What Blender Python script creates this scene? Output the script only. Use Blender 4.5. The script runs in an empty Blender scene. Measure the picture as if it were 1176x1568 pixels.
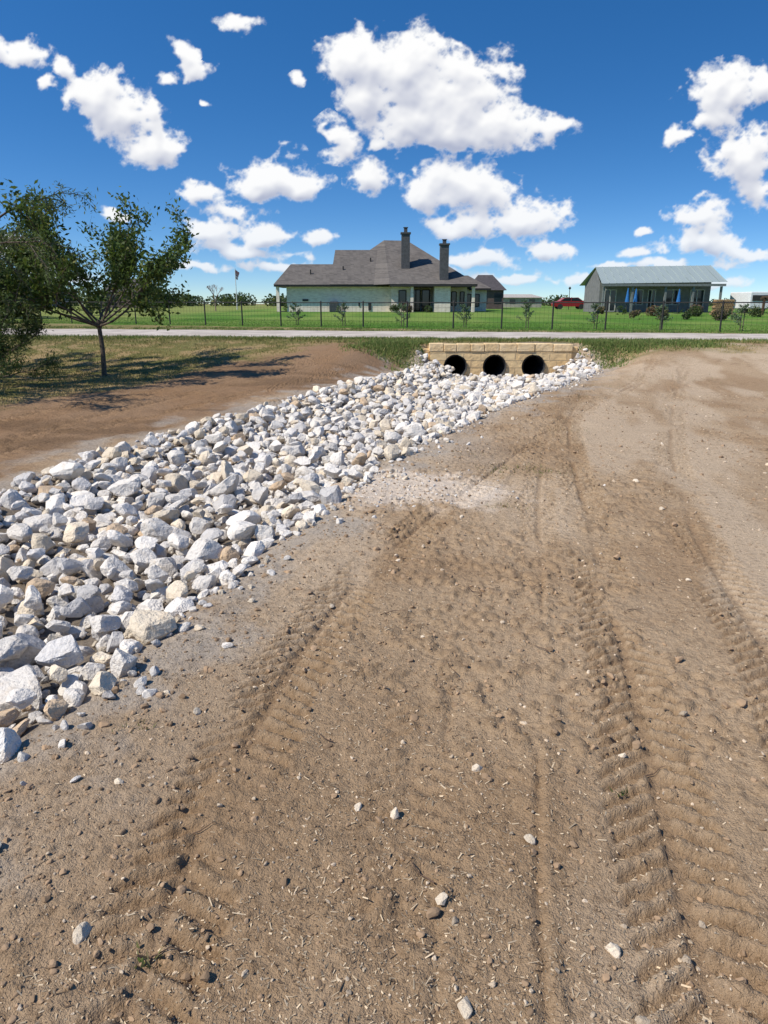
import bpy, math, random
import numpy as np
from mathutils import Vector, Matrix
rnd = random.Random(7)
rng = np.random.default_rng(11)
scene = bpy.context.scene
R2D = math.radians

# ------------------------------------------------------------------ noise
def _h(ix, iy, s):
    n = (ix * 374761393 + iy * 668265263 + s * 1274126177) & 0xffffffff
    n = ((n ^ (n >> 13)) * 1274126177) & 0xffffffff
    n = (n ^ (n >> 16)) & 0xffffff
    return n / float(0xffffff)
def vnoise(x, y, s=0):
    x = np.asarray(x, float); y = np.asarray(y, float)
    xi = np.floor(x).astype(np.int64); yi = np.floor(y).astype(np.int64)
    fx = x - xi; fy = y - yi
    fx = fx * fx * fx * (fx * (fx * 6 - 15) + 10); fy = fy * fy * fy * (fy * (fy * 6 - 15) + 10)
    a = _h(xi, yi, s); b = _h(xi + 1, yi, s); c = _h(xi, yi + 1, s); d = _h(xi + 1, yi + 1, s)
    return (a * (1 - fx) + b * fx) * (1 - fy) + (c * (1 - fx) + d * fx) * fy
def fbm(x, y, s=0, o=4):
    t = 0; a = .5; tot = 0
    for i in range(o):
        t = t + a * vnoise(x * 2 ** i + 13.1 * i, y * 2 ** i - 7.7 * i, s + i * 17); tot += a; a *= .5
    return t / tot
def billow(x, y, s=0, o=5):
    t = 0; a = .5; tot = 0
    for i in range(o):
        c, sn = math.cos(i * .7), math.sin(i * .7)
        t = t + a * (1 - np.abs(2 * vnoise((x * c - y * sn) * 2 ** i + 3.1 * i, (x * sn + y * c) * 2 ** i - 7.7 * i, s + i * 17) - 1)); tot += a; a *= .58
    return t / tot
def sst(a, b, x):
    t = np.clip((np.asarray(x, float) - a) / (b - a), 0, 1)
    return t * t * (3 - 2 * t)
def curve(pts, k=.5):
    ys = np.arange(-8, 40, .05)
    xs = np.interp(ys, [p[0] for p in pts], [p[1] for p in pts])
    n = max(1, int(k / .05)); ker = np.ones(2 * n + 1) / (2 * n + 1)
    xs = np.convolve(np.pad(xs, n, mode='edge'), ker, 'valid')
    return lambda y: np.interp(y, ys, xs)

# ------------------------------------------------------------------ terrain
RE = curve([(-8,-3.3),(0,-1.95),(2.2,-1.42),(2.9,-1.23),(3.9,-1.04),(4.3,-.86),(5.3,-.62),(6.2,-.34),(8.5,.41),(11.6,1.85),(14.2,3.3),(17,4.7),(19.5,5.8),(20.7,6.2),(22,6.0)], .3)
LE = curve([(-8,-5.4),(0,-4.4),(3,-3.9),(5.45,-3.5),(7.76,-3.35),(10.25,-2.5),(12,-1.8),(14.2,-1.15),(17,-.3),(19.5,.57),(22,1.2)], .6)
DEP = curve([(-8,.18),(8,.18),(13,.24),(18,.40),(21,.54),(22,.54)], 1)
WALLX0, WALLX1, WALLY = 1.39, 5.67, 21.8
def base_z(x, y):
    x = np.clip(x, -40, 40)
    yp = y + .13 * x
    z = .5 * sst(15.5, 23.2, yp)
    z = z + .37 * sst(34, 78, y) + .13 * sst(78, 160, y)
    return z
def chan_t(x, y):
    l = LE(y); r = RE(y)
    return (x - (l + r) / 2) / ((r - l) / 2)
def T(x, y):
    x = np.asarray(x, float); y = np.asarray(y, float)
    b = base_z(x, y)
    b = b + .05 * (fbm(x / 3.1, y / 3.1, 3, 3) - .5) * (1 - sst(14, 22, y))
    t = np.abs(chan_t(x, y)); dep = DEP(y)
    m = 1 - sst(.45, 1.12, t)
    xi = sst(2.0, 2.6, np.abs(x - 3.53))
    my = (1 - sst(20.6, 21.9, y)) * xi + (y < 22.0) * (1 - xi)
    m = m * my
    wide = (1 - sst(1.0, 1.7, t)) * sst(14, 20, y) * my * .6
    m = np.maximum(m, wide)
    return b * (1 - m) + (-dep) * m

trA = curve([(-8,.2),(1.2,.78),(1.5,.84),(2.57,1.06),(3.5,1.25),(5,1.54),(7.8,2.1),(10.5,2.75),(16,4.6),(20,6.5),(30,8)])
trC = curve([(-8,-.7),(1.5,-.63),(1.9,-.61),(2.57,-.51),(3.4,-.36),(4.2,-.12),(5.3,.32),(7.1,1.16),(9,1.95),(12,3.6),(16,5.8),(20,7.5)])
trB = curve([(-8,1.2),(1.2,1.3),(2,1.55),(3,1.85),(5,2.3),(8,3.3),(12,4.9),(18,7.5),(22,9)])
trD = curve([(-8,-.5),(1.3,.0),(2.5,.12),(4,.5),(6,1.0),(9,2.0),(14,4.0)])
trE = curve([(-8,.1),(1.3,.45),(2.5,.68),(4,.95),(6,1.35),(9,2.1),(14,3.9)])
trG = curve([(-8,0),(1.27,.37),(2.57,.64),(3.97,.96),(6,1.4)])
trL = curve([(-8,-6),(10,-4.6),(14,-3.6),(18,-2.2),(21,-.8),(24,0.2)])
trM = curve([(-8,-8),(8,-6.4),(12,-5.2),(16,-3.6),(20,-1.6),(23,0.2)])
trN = curve([(-8,-7),(6,-4.6),(9,-4.3),(12,-3.2),(16,-1.8),(20,-.4),(23,0.4)])
def tread(x, y, f, w, amp, per, sd, lo=.33):
    fx = f(y); sl = (f(y + .05) - f(y - .05)) / .1
    c = 1 / np.sqrt(1 + sl * sl)
    t = (x - fx) * c; s = y / c
    wob = (fbm(x * 9, y * 9, sd, 2) - .5)
    edge = 1 - sst(w * .45, w * .54, np.abs(t + wob * .05))
    ph = s / per + np.abs(t) / per * .55 + wob * .5 + (t > 0) * .5
    bar = sst(-.35, .3, np.sin(ph * 2 * np.pi))
    rib = sst(.012, .03, np.abs(t))
    patch = sst(lo, lo + .17, fbm(x * 2.1, y * .9, sd + 5, 3))
    crumb = .55 + .9 * fbm(x * 30, y * 30, sd + 9, 2)
    bb = bar * rib
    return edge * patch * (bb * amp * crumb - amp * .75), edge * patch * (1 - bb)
def micro(x, y, full=False):
    x = np.asarray(x, float); y = np.asarray(y, float)
    far = 1 - sst(9, 26, y)
    t = np.abs(chan_t(x, y)); inch = sst(.8, 1.1, t)
    z = (fbm(x * 1.6, y * .9, 21, 3) - .5) * .035
    left = sst(0, .5, LE(y) - x)
    smooth_ = 1 - .6 * sst(.42, .6, fbm(x * 1.3 - y * .3, y * .35, 160, 4))
    z = z + (fbm(x * 9, y * 9, 31, 3) - .5) * (.018 * smooth_ + .03 * left)
    z = z + (fbm(x * 34, y * 34, 41, 2) - .5) * .008 * smooth_
    cl = fbm(x * 17, y * 17, 51, 2)
    dens = .2 + .8 * sst(.42, .6, fbm(x * 1.1, y * 1.1, 61, 3))
    dens = np.maximum(dens, (1 - sst(1.15, 1.9, chan_t(x, y))) * (1 - sst(4, 7, y))) * smooth_
    clod = sst(.58, .76, cl) * dens
    z = z + clod * .019
    tr = 0; tm = 0
    for f, w, a, p, sd, lo in ((trA,.36,.026,.085,1,.24),(trC,.36,.026,.09,2,.29),(trB,.36,.020,.09,3,.28),(trE,.3,.016,.075,8,.36),(trD,.3,.010,.08,4,.42),(trL,.4,.04,.15,6,.25),(trM,.4,.04,.15,7,.25),(trN,.4,.04,.15,9,.25)):
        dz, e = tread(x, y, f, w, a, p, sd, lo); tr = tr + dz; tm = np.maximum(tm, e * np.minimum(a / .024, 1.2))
    fx = trG(y); g = np.exp(-((x - fx) / .012) ** 2) * sst(.35, .5, fbm(x * 2, y * 1.5, 77, 2)) * sst(5, 4, y)
    fx2 = trD(y) + .12
    g2 = np.exp(-((x - fx2) / .02) ** 2) * sst(.5, .6, fbm(x * 2, y * 1.5, 79, 2)) * sst(3.4, 2.4, y)
    tr = tr - .012 * g + .005 * np.exp(-((x - fx - .035) / .014) ** 2) * sst(5, 4, y) - .012 * g2
    zz = (z + tr * inch) * far
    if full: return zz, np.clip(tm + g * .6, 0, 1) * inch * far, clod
    return zz
def H(x, y):
    return T(x, y) + micro(x, y)

def gline(x):
    return np.interp(x, [-30,-6.5,-5.6,-4.8,-3.6,0,1.2,5.8,7,14,30], [9,11.3,14.0,16.8,19.6,22.6,22.4,22.2,21.0,20.0,19.6])
def grass_mask(x, y):
    n = fbm(x * .55, y * .55, 90, 4) - .5
    n2 = fbm(x * 2.4, y * 2.4, 95, 3) - .5
    m = sst(-1.2, 1.4, y - gline(x) + n * 5 + n2 * 1.6)
    g1 = np.exp(-((x - .3) / 1.1) ** 2 - ((y - 21.9) / 1.0) ** 2); g2 = np.exp(-((x - 7.6) / 1.7) ** 2 - ((y - 21.6) / .9) ** 2)
    m = np.maximum(m, sst(.25, .55, g1 + g2 + n2 * .5))
    return m * sst(.98, 1.2, np.abs(chan_t(x, np.minimum(y, 22)))+ (y > 22) * 2)
def roadF(x): return 25 - .13 * x
def roadB(x): return 31.3 - .2 * x
def fenceY(x): return 36.5 - .38 * x if x < 22 else 28.1 - .1 * (x - 22)

# ------------------------------------------------------------------ material helpers
def new_mat(name):
    m = bpy.data.materials.new(name); m.use_nodes = True
    nt = m.node_tree; nt.nodes.clear()
    out = nt.nodes.new('ShaderNodeOutputMaterial'); b = nt.nodes.new('ShaderNodeBsdfPrincipled')
    nt.links.new(b.outputs[0], out.inputs[0])
    b.inputs['Specular IOR Level'].default_value = .25
    return m, nt, b
def N(nt, typ, **kw):
    n = nt.nodes.new(typ)
    for k, v in kw.items():
        if k.startswith('i_'):
            key = k[2:]
            key = int(key) if key.isdigit() else key.replace('_', ' ')
            n.inputs[key].default_value = v
        else: setattr(n, k, v)
    return n
def mixc(nt, f, a, b, bt='MIX'):
    n = nt.nodes.new('ShaderNodeMix'); n.data_type = 'RGBA'; n.blend_type = bt
    for i, v in ((0, f), (6, a), (7, b)):
        if hasattr(v, 'is_linked'): nt.links.new(v, n.inputs[i])
        elif i == 0: n.inputs[0].default_value = v
        else: n.inputs[i].default_value = (*v, 1)
    return n.outputs[2]
def mth(nt, op, a, b=None, c=None, clamp=False):
    n = nt.nodes.new('ShaderNodeMath'); n.operation = op; n.use_clamp = clamp
    for i, v in enumerate((a, b, c)):
        if v is None: continue
        if hasattr(v, 'is_linked'): nt.links.new(v, n.inputs[i])
        else: n.inputs[i].default_value = v
    return n.outputs[0]
def ramp(nt, v, a, b):
    n = nt.nodes.new('ShaderNodeMapRange'); n.interpolation_type = 'SMOOTHSTEP'
    nt.links.new(v, n.inputs[0]); n.inputs[1].default_value = a; n.inputs[2].default_value = b
    return n.outputs[0]
def simple(name, c1, c2=None, scale=8, rough=.85, bump=0, bscale=None, metal=0, spec=.25, det=3):
    m, nt, b = new_mat(name)
    tc = N(nt, 'ShaderNodeTexCoord')
    if c2 is None: c2 = tuple(x * .75 for x in c1)
    nz = N(nt, 'ShaderNodeTexNoise', i_Scale=scale, i_Detail=det); nt.links.new(tc.outputs['Object'], nz.inputs[0])
    nt.links.new(mixc(nt, ramp(nt, nz.outputs[0], .35, .65), c1, c2), b.inputs['Base Color'])
    b.inputs['Roughness'].default_value = rough; b.inputs['Metallic'].default_value = metal
    b.inputs['Specular IOR Level'].default_value = spec
    if bump:
        n2 = N(nt, 'ShaderNodeTexNoise', i_Scale=bscale or scale * 3, i_Detail=4); nt.links.new(tc.outputs['Object'], n2.inputs[0])
        bp = N(nt, 'ShaderNodeBump', i_Strength=1.0, i_Distance=bump); nt.links.new(n2.outputs[0], bp.inputs['Height'])
        nt.links.new(bp.outputs[0], b.inputs['Normal'])
    return m
def attr_mat(name, rough=.9, transl=0):
    m, nt, b = new_mat(name)
    at = N(nt, 'ShaderNodeAttribute', attribute_name='Col')
    col = at.outputs['Color']
    nt.links.new(col, b.inputs['Base Color']); b.inputs['Roughness'].default_value = rough
    if transl:
        out = [n for n in nt.nodes if n.type == 'OUTPUT_MATERIAL'][0]
        tr = N(nt, 'ShaderNodeBsdfTranslucent'); nt.links.new(mixc(nt, .5, col, (.14, .2, .03)), tr.inputs[0])
        ms = N(nt, 'ShaderNodeMixShader'); ms.inputs[0].default_value = transl
        nt.links.new(b.outputs[0], ms.inputs[1]); nt.links.new(tr.outputs[0], ms.inputs[2]); nt.links.new(ms.outputs[0], out.inputs[0])
    return m

# ------------------------------------------------------------------ mesh helpers
def mesh_np(name, V, F, mat, col=None, attrs=None, smooth=False, parent=None):
    me = bpy.data.meshes.new(name)
    V = np.ascontiguousarray(V, dtype=np.float32); F = np.ascontiguousarray(F, dtype=np.int32)
    k = F.shape[1]
    me.vertices.add(len(V)); me.vertices.foreach_set('co', V.ravel())
    me.loops.add(F.size); me.loops.foreach_set('vertex_index', F.ravel())
    me.polygons.add(len(F)); me.polygons.foreach_set('loop_start', np.arange(0, F.size, k, dtype=np.int32))
    me.polygons.foreach_set('loop_total', np.full(len(F), k, dtype=np.int32))
    me.polygons.foreach_set('use_smooth', np.full(len(F), smooth))
    me.update(calc_edges=True)
    if col is not None:
        a = me.color_attributes.new('Col', 'FLOAT_COLOR', 'POINT')
        c = np.ones((len(V), 4), np.float32); c[:, :3] = col; a.data.foreach_set('color', c.ravel())
    for nme, arr in (attrs or {}).items():
        a = me.attributes.new(nme, 'FLOAT', 'POINT'); a.data.foreach_set('value', np.ascontiguousarray(arr, dtype=np.float32))
    me.materials.append(mat)
    o = bpy.data.objects.new(name, me); scene.collection.objects.link(o)
    if parent: o.parent = parent; o.location = -parent.location
    return o
class MB:
    def __init__(s): s.v = []; s.f = []
    def box(s, x0, x1, y0, y1, z0, z1):
        b = len(s.v)
        s.v += [(x0,y0,z0),(x1,y0,z0),(x1,y1,z0),(x0,y1,z0),(x0,y0,z1),(x1,y0,z1),(x1,y1,z1),(x0,y1,z1)]
        s.f += [tuple(b + i for i in q) for q in ((0,3,2,1),(4,5,6,7),(0,1,5,4),(1,2,6,5),(2,3,7,6),(3,0,4,7))]
    def poly(s, pts):
        b = len(s.v); s.v += [tuple(p) for p in pts]; s.f.append(tuple(range(b, b + len(pts))))
    def tube(s, a, b, r0, r1, n=8, cap=True):
        a = Vector(a); b = Vector(b); d = (b - a).normalized()
        u = d.orthogonal().normalized(); w = d.cross(u); k = len(s.v)
        for p, r in ((a, r0), (b, r1)):
            for i in range(n):
                t = 2 * math.pi * i / n; q = p + (u * math.cos(t) + w * math.sin(t)) * r; s.v.append(tuple(q))
        for i in range(n):
            j = (i + 1) % n; s.f.append((k + i, k + j, k + n + j, k + n + i))
        if cap: s.f.append(tuple(k + i for i in range(n))[::-1]); s.f.append(tuple(k + n + i for i in range(n)))
    def obj(s, name, mat, parent=None, smooth=False, bevel=0):
        me = bpy.data.meshes.new(name); me.from_pydata(s.v, [], s.f); me.update(); me.materials.append(mat)
        if smooth:
            for p in me.polygons: p.use_smooth = True
        o = bpy.data.objects.new(name, me); scene.collection.objects.link(o)
        if parent: o.parent = parent; o.location = -parent.location
        if bevel:
            md = o.modifiers.new('bevel', 'BEVEL'); md.width = bevel; md.segments = 2; md.limit_method = 'ANGLE'
        return o
def empty(name, loc):
    e = bpy.data.objects.new(name, None); e.location = loc; scene.collection.objects.link(e); return e

# ------------------------------------------------------------------ ground mesh
def seg(a, b, st): return list(np.arange(a, b - 1e-6, st))
def geo(a, b, st, g):
    r = []; x = a
    while x < b: r.append(x); x += st; st *= g
    r.append(b); return r
xr = seg(-2.4, 2.6, .0115) + seg(2.6, 7.2, .03) + seg(7.2, 14, .1) + geo(14, 2500, .25, 1.12)
xl = geo(14, 2500, .25, 1.12)[::-1]
xs = np.array([-v for v in xl] + [-v for v in seg(2.4 + .04, 14, .05)[::-1]] + xr); xs = np.unique(np.round(xs, 4))
ys = np.array([-v for v in geo(3, 400, .4, 1.3)[::-1]] + seg(-2.5, 1.0, .25) + seg(1.0, 4.2, .0115) + seg(4.2, 8, .02) + seg(8, 14, .04)
              + seg(14, 21.9, .08) + [21.92, 22.08] + seg(22.15, 34, .15) + geo(34, 3000, .4, 1.12)); ys = np.unique(np.round(ys, 4))
X, Y = np.meshgrid(xs, ys)
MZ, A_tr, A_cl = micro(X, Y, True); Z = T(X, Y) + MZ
nx, ny = len(xs), len(ys)
V = np.stack([X.ravel(), Y.ravel(), Z.ravel()], 1)
I = np.arange(nx * ny).reshape(ny, nx)
F = np.stack([I[:-1, :-1], I[:-1, 1:], I[1:, 1:], I[1:, :-1]], -1)
r0 = int(np.argmin(np.abs(ys - 21.92)))
keep = np.ones((ny - 1, nx - 1), bool)
keep[r0, (xs[:-1] > WALLX0 + .1) & (xs[1:] < WALLX1 - .1)] = False
F = F[keep]
gx, gy = X.ravel(), Y.ravel(); A_tr = A_tr.ravel(); A_cl = A_cl.ravel()
def lerp(a, b, f): return a * (1 - f[:, None]) + np.array(b)[None] * f[:, None]
A_gr = grass_mask(gx, gy)
shp = 1.0 - (np.abs((gx - .25 + .25 * (gy - 6.4)) / .95) ** 2 + np.abs((gy - 6.35) / .75) ** 2)
A_ch = sst(-.2, .75, shp + (fbm(gx * 2.2, gy * 3.2, 120, 5) - .5) * 2.6) * sst(-1.2, 0, shp)
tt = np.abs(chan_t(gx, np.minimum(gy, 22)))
A_dust = (1 - sst(.98, 1.35, tt + (fbm(gx * 2.5, gy * 2.5, 130, 4) - .5) * 1.1)) * (gy < 21.95)
A_dust = np.maximum(A_dust, np.exp(-((gx - .9) / .5) ** 2 - ((gy - 8.5) / 1.4) ** 2) * .7)
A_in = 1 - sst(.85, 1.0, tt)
A_br = sst(-.1, .8, LE(gy) - gx + (fbm(gx * .8, gy * .8, 140, 3) - .5)) * (gy < 40)
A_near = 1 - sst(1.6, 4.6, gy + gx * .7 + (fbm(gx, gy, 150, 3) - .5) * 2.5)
A_pale = sst(.40, .60, fbm(gx * 1.3 - gy * .3, gy * .35, 160, 4))
A_var = fbm(gx * .9, gy * .9, 180, 4)
lawn = ((gy > np.where(gx < 22, 36.5 - .38 * gx, 28.1) - 1.2 + (fbm(gx * .5, gy * .5, 170, 2) - .5)) & (gy < 400)).astype(float)
C = np.tile(np.array([.39, .265, .155]), (len(gx), 1))
C = lerp(C, (.46, .33, .205), sst(.35, .65, A_var))
C = lerp(C, (.60, .465, .32), A_pale * .7)
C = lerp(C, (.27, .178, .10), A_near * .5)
C = lerp(C, (.27, .16, .085), A_br * .85)
C = lerp(C, (.18, .112, .062), sst(.48, .66, fbm(gx * .5, gy * 1.3, 185, 4)) * A_br * .7)
C = lerp(C, (.26, .17, .098), A_tr * .6)  # tread recesses darkened in colour: groove shade painted in, over freshly turned soil
C = lerp(C, (.27, .18, .105), A_cl * .5)
C = lerp(C, (.43, .385, .325), A_dust * .6)
C = lerp(C, (.74, .62, .49), A_ch * .85)
C = lerp(C, (.16, .13, .10), A_in * .8)  # bed under the riprap painted darker, shade of the gaps between rocks
gg = sst(.43, .63, fbm(gx * 2.3, gy * 2.3, 190, 5) + .12 * sst(20, 23, gy))
GC = lerp(np.tile(np.array([.36, .265, .125]), (len(gx), 1)), (.15, .16, .045), gg)
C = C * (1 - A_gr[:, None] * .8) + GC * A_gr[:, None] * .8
LC = lerp(np.tile(np.array([.095, .20, .028]), (len(gx), 1)), (.18, .26, .055), sst(.35, .65, fbm(gx * .25, gy * .12, 195, 5)))
LC = lerp(LC, (.26, .27, .08), (1 - sst(-22, -13, gx)) * .7)
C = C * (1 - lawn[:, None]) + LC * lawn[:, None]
gm, nt, b = new_mat('dirt_ground_material')
at = N(nt, 'ShaderNodeAttribute', attribute_name='Col'); tc = N(nt, 'ShaderNodeTexCoord'); P = tc.outputs['Object']
def nz(s, d=4, r=.6):
    n = N(nt, 'ShaderNodeTexNoise', i_Scale=s, i_Detail=d, i_Roughness=r); nt.links.new(P, n.inputs[0]); return n.outputs[0]
n_s, n_t = nz(28, 5, .72), nz(150, 2, .7)
c = mixc(nt, mth(nt, 'MULTIPLY', ramp(nt, n_s, .47, .66), .6), at.outputs['Color'], mixc(nt, 1.0, at.outputs['Color'], (.55, .51, .47), 'MULTIPLY'))
c = mixc(nt, mth(nt, 'MULTIPLY', ramp(nt, n_t, .56, .72), .55), c, mixc(nt, 1.0, at.outputs['Color'], (1.55, 1.6, 1.65), 'MULTIPLY'))
nt.links.new(c, b.inputs['Base Color']); b.inputs['Roughness'].default_value = .95; b.inputs['Specular IOR Level'].default_value = .1
bp = N(nt, 'ShaderNodeBump', i_Strength=1.0, i_Distance=.024); nt.links.new(mth(nt, 'MULTIPLY_ADD', n_t, .3, n_s), bp.inputs['Height']); nt.links.new(bp.outputs[0], b.inputs['Normal'])
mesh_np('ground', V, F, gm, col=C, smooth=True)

# ------------------------------------------------------------------ road
rxs = np.concatenate([np.arange(-60, 60.1, 1.0)]); rows = np.linspace(0, 1, 9)
RX = []
for t_ in rows:
    for x in rxs:
        wob = .15 * math.sin(x * 1.3) + .1 * math.sin(x * 3.1 + 1)
        y = (roadF(x) + wob) * (1 - t_) + (roadB(x) + wob) * t_
        z = float(base_z(x, y)) + .03 + .05 * math.sin(math.pi * t_) - (.06 if t_ in (0, 1) else 0)
        RX.append((x, y, z))
n = len(rxs); I = np.arange(n * 9).reshape(9, n)
RF = np.stack([I[:-1, :-1], I[:-1, 1:], I[1:, 1:], I[1:, :-1]], -1).reshape(-1, 4)
road_m = simple('gravel_road_material', (.58, .51, .43), (.43, .37, .31), scale=1.2, bump=.01, bscale=30)
mesh_np('gravel_road', np.array(RX), RF, road_m, smooth=True)

# ------------------------------------------------------------------ rocks
def ico(sub):
    import bmesh
    bm = bmesh.new(); bmesh.ops.create_icosphere(bm, subdivisions=sub, radius=1)
    v = np.array([x.co[:] for x in bm.verts]); f = np.array([[q.index for q in p.verts] for p in bm.faces]); bm.free(); return v, f
def rock_shape(v, seed, cuts=13, rough=.03, lumpk=.14):
    r = np.random.default_rng(seed); v = v.copy(); v0 = v.copy()
    for _ in range(cuts):
        nn = r.normal(size=3); nn /= np.linalg.norm(nn); d = r.uniform(.48, .82)
        dt = v @ nn; ex = np.maximum(dt - d, 0); v = v - ex[:, None] * nn * .96
    o = r.uniform(0, 50, 3)
    lump = fbm(v0[:, 0] * 1.9 + o[0], v0[:, 1] * 1.9 + v0[:, 2] * 1.3 + o[1], seed, 3) + fbm(v0[:, 2] * 2.2 + o[2], v0[:, 0] * 1.7 - v0[:, 1] + o[0], seed + 3, 3) - 1
    v *= (1 + lumpk * lump)[:, None]
    v *= (1 + rough * r.normal(size=(len(v), 1)))
    v /= np.abs(v).max()
    return v
def rot(r, full=1.0):
    q = r.normal(size=4) * np.array([1, full, full, 1]); q /= np.linalg.norm(q); w, x, y, z = q
    return np.array([[1-2*(y*y+z*z),2*(x*y-z*w),2*(x*z+y*w)],[2*(x*y+z*w),1-2*(x*x+z*z),2*(y*z-x*w)],[2*(x*z-y*w),2*(y*z+x*w),1-2*(x*x+y*y)]])
i3, i2, i1 = ico(4), ico(3), ico(2)
sh_n = [rock_shape(i3[0], 100 + k, 13, .006) for k in range(24)]
sh_f = [rock_shape(i2[0], 200 + k, 12, .010) for k in range(24)]
sh_t = [rock_shape(i1[0], 300 + k, 9, .02) for k in range(12)]
def build_stones(items, name, mat):
    Vs, Fs, Cs = [], [], []; off = 0
    for (x, y, z, r, colr, flat, lod) in items:
        s, f = (sh_n, i3[1]) if lod == 0 else (sh_f, i2[1]) if lod == 1 else (sh_t, i1[1])
        v = s[rng.integers(len(s))]
        sc = np.array([1, rng.uniform(.62, 1), rng.uniform(.5, .8)])
        v = (v * sc) @ rot(rng, .5).T * r
        v = v * np.array([1, 1, flat]) + np.array([x, y, z])
        Vs.append(v); Fs.append(f + off); off += len(v); Cs.append(np.tile(colr, (len(v), 1)))
    return mesh_np(name, np.concatenate(Vs), np.concatenate(Fs), mat, col=np.concatenate(Cs))
def rcol():
    k = rng.random()
    if k < .60: c = np.array([.84, .78, .69])
    elif k < .78: c = np.array([.82, .70, .53])
    elif k < .95: c = np.array([.66, .625, .58])
    else: c = np.array([.64, .48, .32])
    return c * rng.uniform(.80, 1.06)
def scatter(ntry, rfun, k, tmax=1.0, ymin=-1.0, ymax=21.6):
    out = []; buf = np.zeros((14000, 3)); n = 0
    for _ in range(ntry):
        y = rng.uniform(ymin, ymax); l, r_ = float(LE(y)), float(RE(y)); x = rng.uniform(l - .1, r_ + .1)
        t = abs((x - (l + r_) / 2) / ((r_ - l) / 2))
        if t > tmax + .05 * math.sin(y * 5) + rng.normal() * .02: continue
        r = rfun()
        if n:
            d = buf[:n]; dd = (d[:, 0] - x) ** 2 + (d[:, 1] - y) ** 2
            if (dd < (k * (d[:, 2] + r)) ** 2).any(): continue
        buf[n] = (x, y, r); n += 1; out.append((x, y, r, t))
    return out
rf1 = lambda: float(np.clip(rng.lognormal(math.log(.102), .33), .05, .185))
L1 = scatter(32000, rf1, .70)
L2 = scatter(5000, rf1, 1.02, tmax=.82)
L3 = scatter(12000, lambda: rng.uniform(.02, .045), 1.1, tmax=1.05)
items = []
def lod(y): return 0 if y < 4.4 else (1 if y < 12 else 2)
def hz(L): return T(np.array([p[0] for p in L]), np.array([p[1] for p in L]))
for (x, y, r, t), z in zip(L1, hz(L1)): items.append((x, y, z + r * rng.uniform(.15, .45), r, rcol(), .88, lod(y)))
for (x, y, r, t), z in zip(L2, hz(L2)): items.append((x, y, z + .075 + r * .35, r, rcol(), .82, lod(y)))
for (x, y, r, t), z in zip(L3, hz(L3)): items.append((x, y, z + r * .5, r, rcol() * .8, .9, 2))
print('rocks', len(L1), len(L2), len(L3))
def stone_mat(name, dist, sc=1):
    m, nt, b = new_mat(name)
    at = N(nt, 'ShaderNodeAttribute', attribute_name='Col'); tc = N(nt, 'ShaderNodeTexCoord')
    def nz2(s, d=4, r=.65):
        n = N(nt, 'ShaderNodeTexNoise', i_Scale=s, i_Detail=d, i_Roughness=r); nt.links.new(tc.outputs['Object'], n.inputs[0]); return n.outputs[0]
    na, nb_ = nz2(11 * sc), nz2(42 * sc)
    c = mixc(nt, mth(nt, 'MULTIPLY', ramp(nt, na, .5, .7), .4), at.outputs['Color'], mixc(nt, 1.0, at.outputs['Color'], (.82, .72, .60), 'MULTIPLY'))
    c = mixc(nt, mth(nt, 'MULTIPLY', ramp(nt, nb_, .50, .72), .5), c, mixc(nt, 1.0, at.outputs['Color'], (.58, .55, .53), 'MULTIPLY'))
    nt.links.new(c, b.inputs['Base Color']); b.inputs['Roughness'].default_value = .92; b.inputs['Specular IOR Level'].default_value = .12
    bp = N(nt, 'ShaderNodeBump', i_Strength=1.0, i_Distance=dist); nt.links.new(mth(nt, 'MULTIPLY_ADD', nb_, .6, na), bp.inputs['Height']); nt.links.new(bp.outputs[0], b.inputs['Normal'])
    return m
rock_m = stone_mat('limestone_material', .028)
build_stones(items, 'riprap_rocks', rock_m)

# ------------------------------------------------------------------ loose stones, clods, straw on the dirt
peb_m = stone_mat('pebble_material', .008, 4)
st = []
for x, y, r in ((.038,2.0,.03),(.345,2.25,.028),(.165,1.63,.026),(.47,1.88,.024),(-.09,2.04,.02),(.198,1.31,.032),(-.82,1.52,.032),(.61,1.48,.026),
                (-.78,2.6,.026),(-.95,2.15,.02),(.9,2.3,.018),(.85,2.3,.015),(.2,3.3,.02),(1.1,3.4,.02),(-.3,3.7,.022),(1.5,4.6,.025),(2.3,5.6,.03),(-.95,2.75,.025),
                (2.4,6.5,.04),(3.4,8.5,.04),(1.9,4.1,.02),(.62,5.4,.03),(.1,4.4,.025)):
    st.append((x, y, float(H(x, y)) + r * .1, r, np.array([.76, .64, .48]) * rng.uniform(.75, 1.1), .9, 1))
def near_pts(n, y1=11, p=1.6):
    yy = 1 + (y1 - 1) * rng.random(n) ** p; hw = .62 * yy + .35
    xx = rng.uniform(-1, 1, n) * hw; return xx, yy
xx, yy = near_pts(4200, 14)
hh = H(xx, yy)
for x, y, z in zip(xx, yy, hh):
    if x < RE(y) + .05: continue
    r = float(np.clip(rng.lognormal(math.log(.0038), .55), .0018, .018)) * (1 + y * .1)
    st.append((x, y, z + r * .15, r, np.array([.66, .53, .38]) * rng.uniform(.55, 1.2), .9, 2))
for i in range(200):
    y = rng.uniform(1.5, 20); x = float(RE(y)) + abs(rng.normal()) * .18
    r = rng.uniform(.012, .045); st.append((x, y, float(H(x, y)) + r * .25, r, rcol() * .9, .9, 2))
for i in range(260):
    y = rng.uniform(5.7, 7.1); x = rng.normal(.2, .5)
    r = rng.uniform(.005, .02); st.append((x, y, float(H(x, y)) + r * .25, r, rcol() * .9, .9, 2))
build_stones(st, 'scattered_stones', peb_m)
dirt_m = attr_mat('dirt_clod_material')
cl = []
xx, yy = near_pts(22000, 13)
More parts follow.
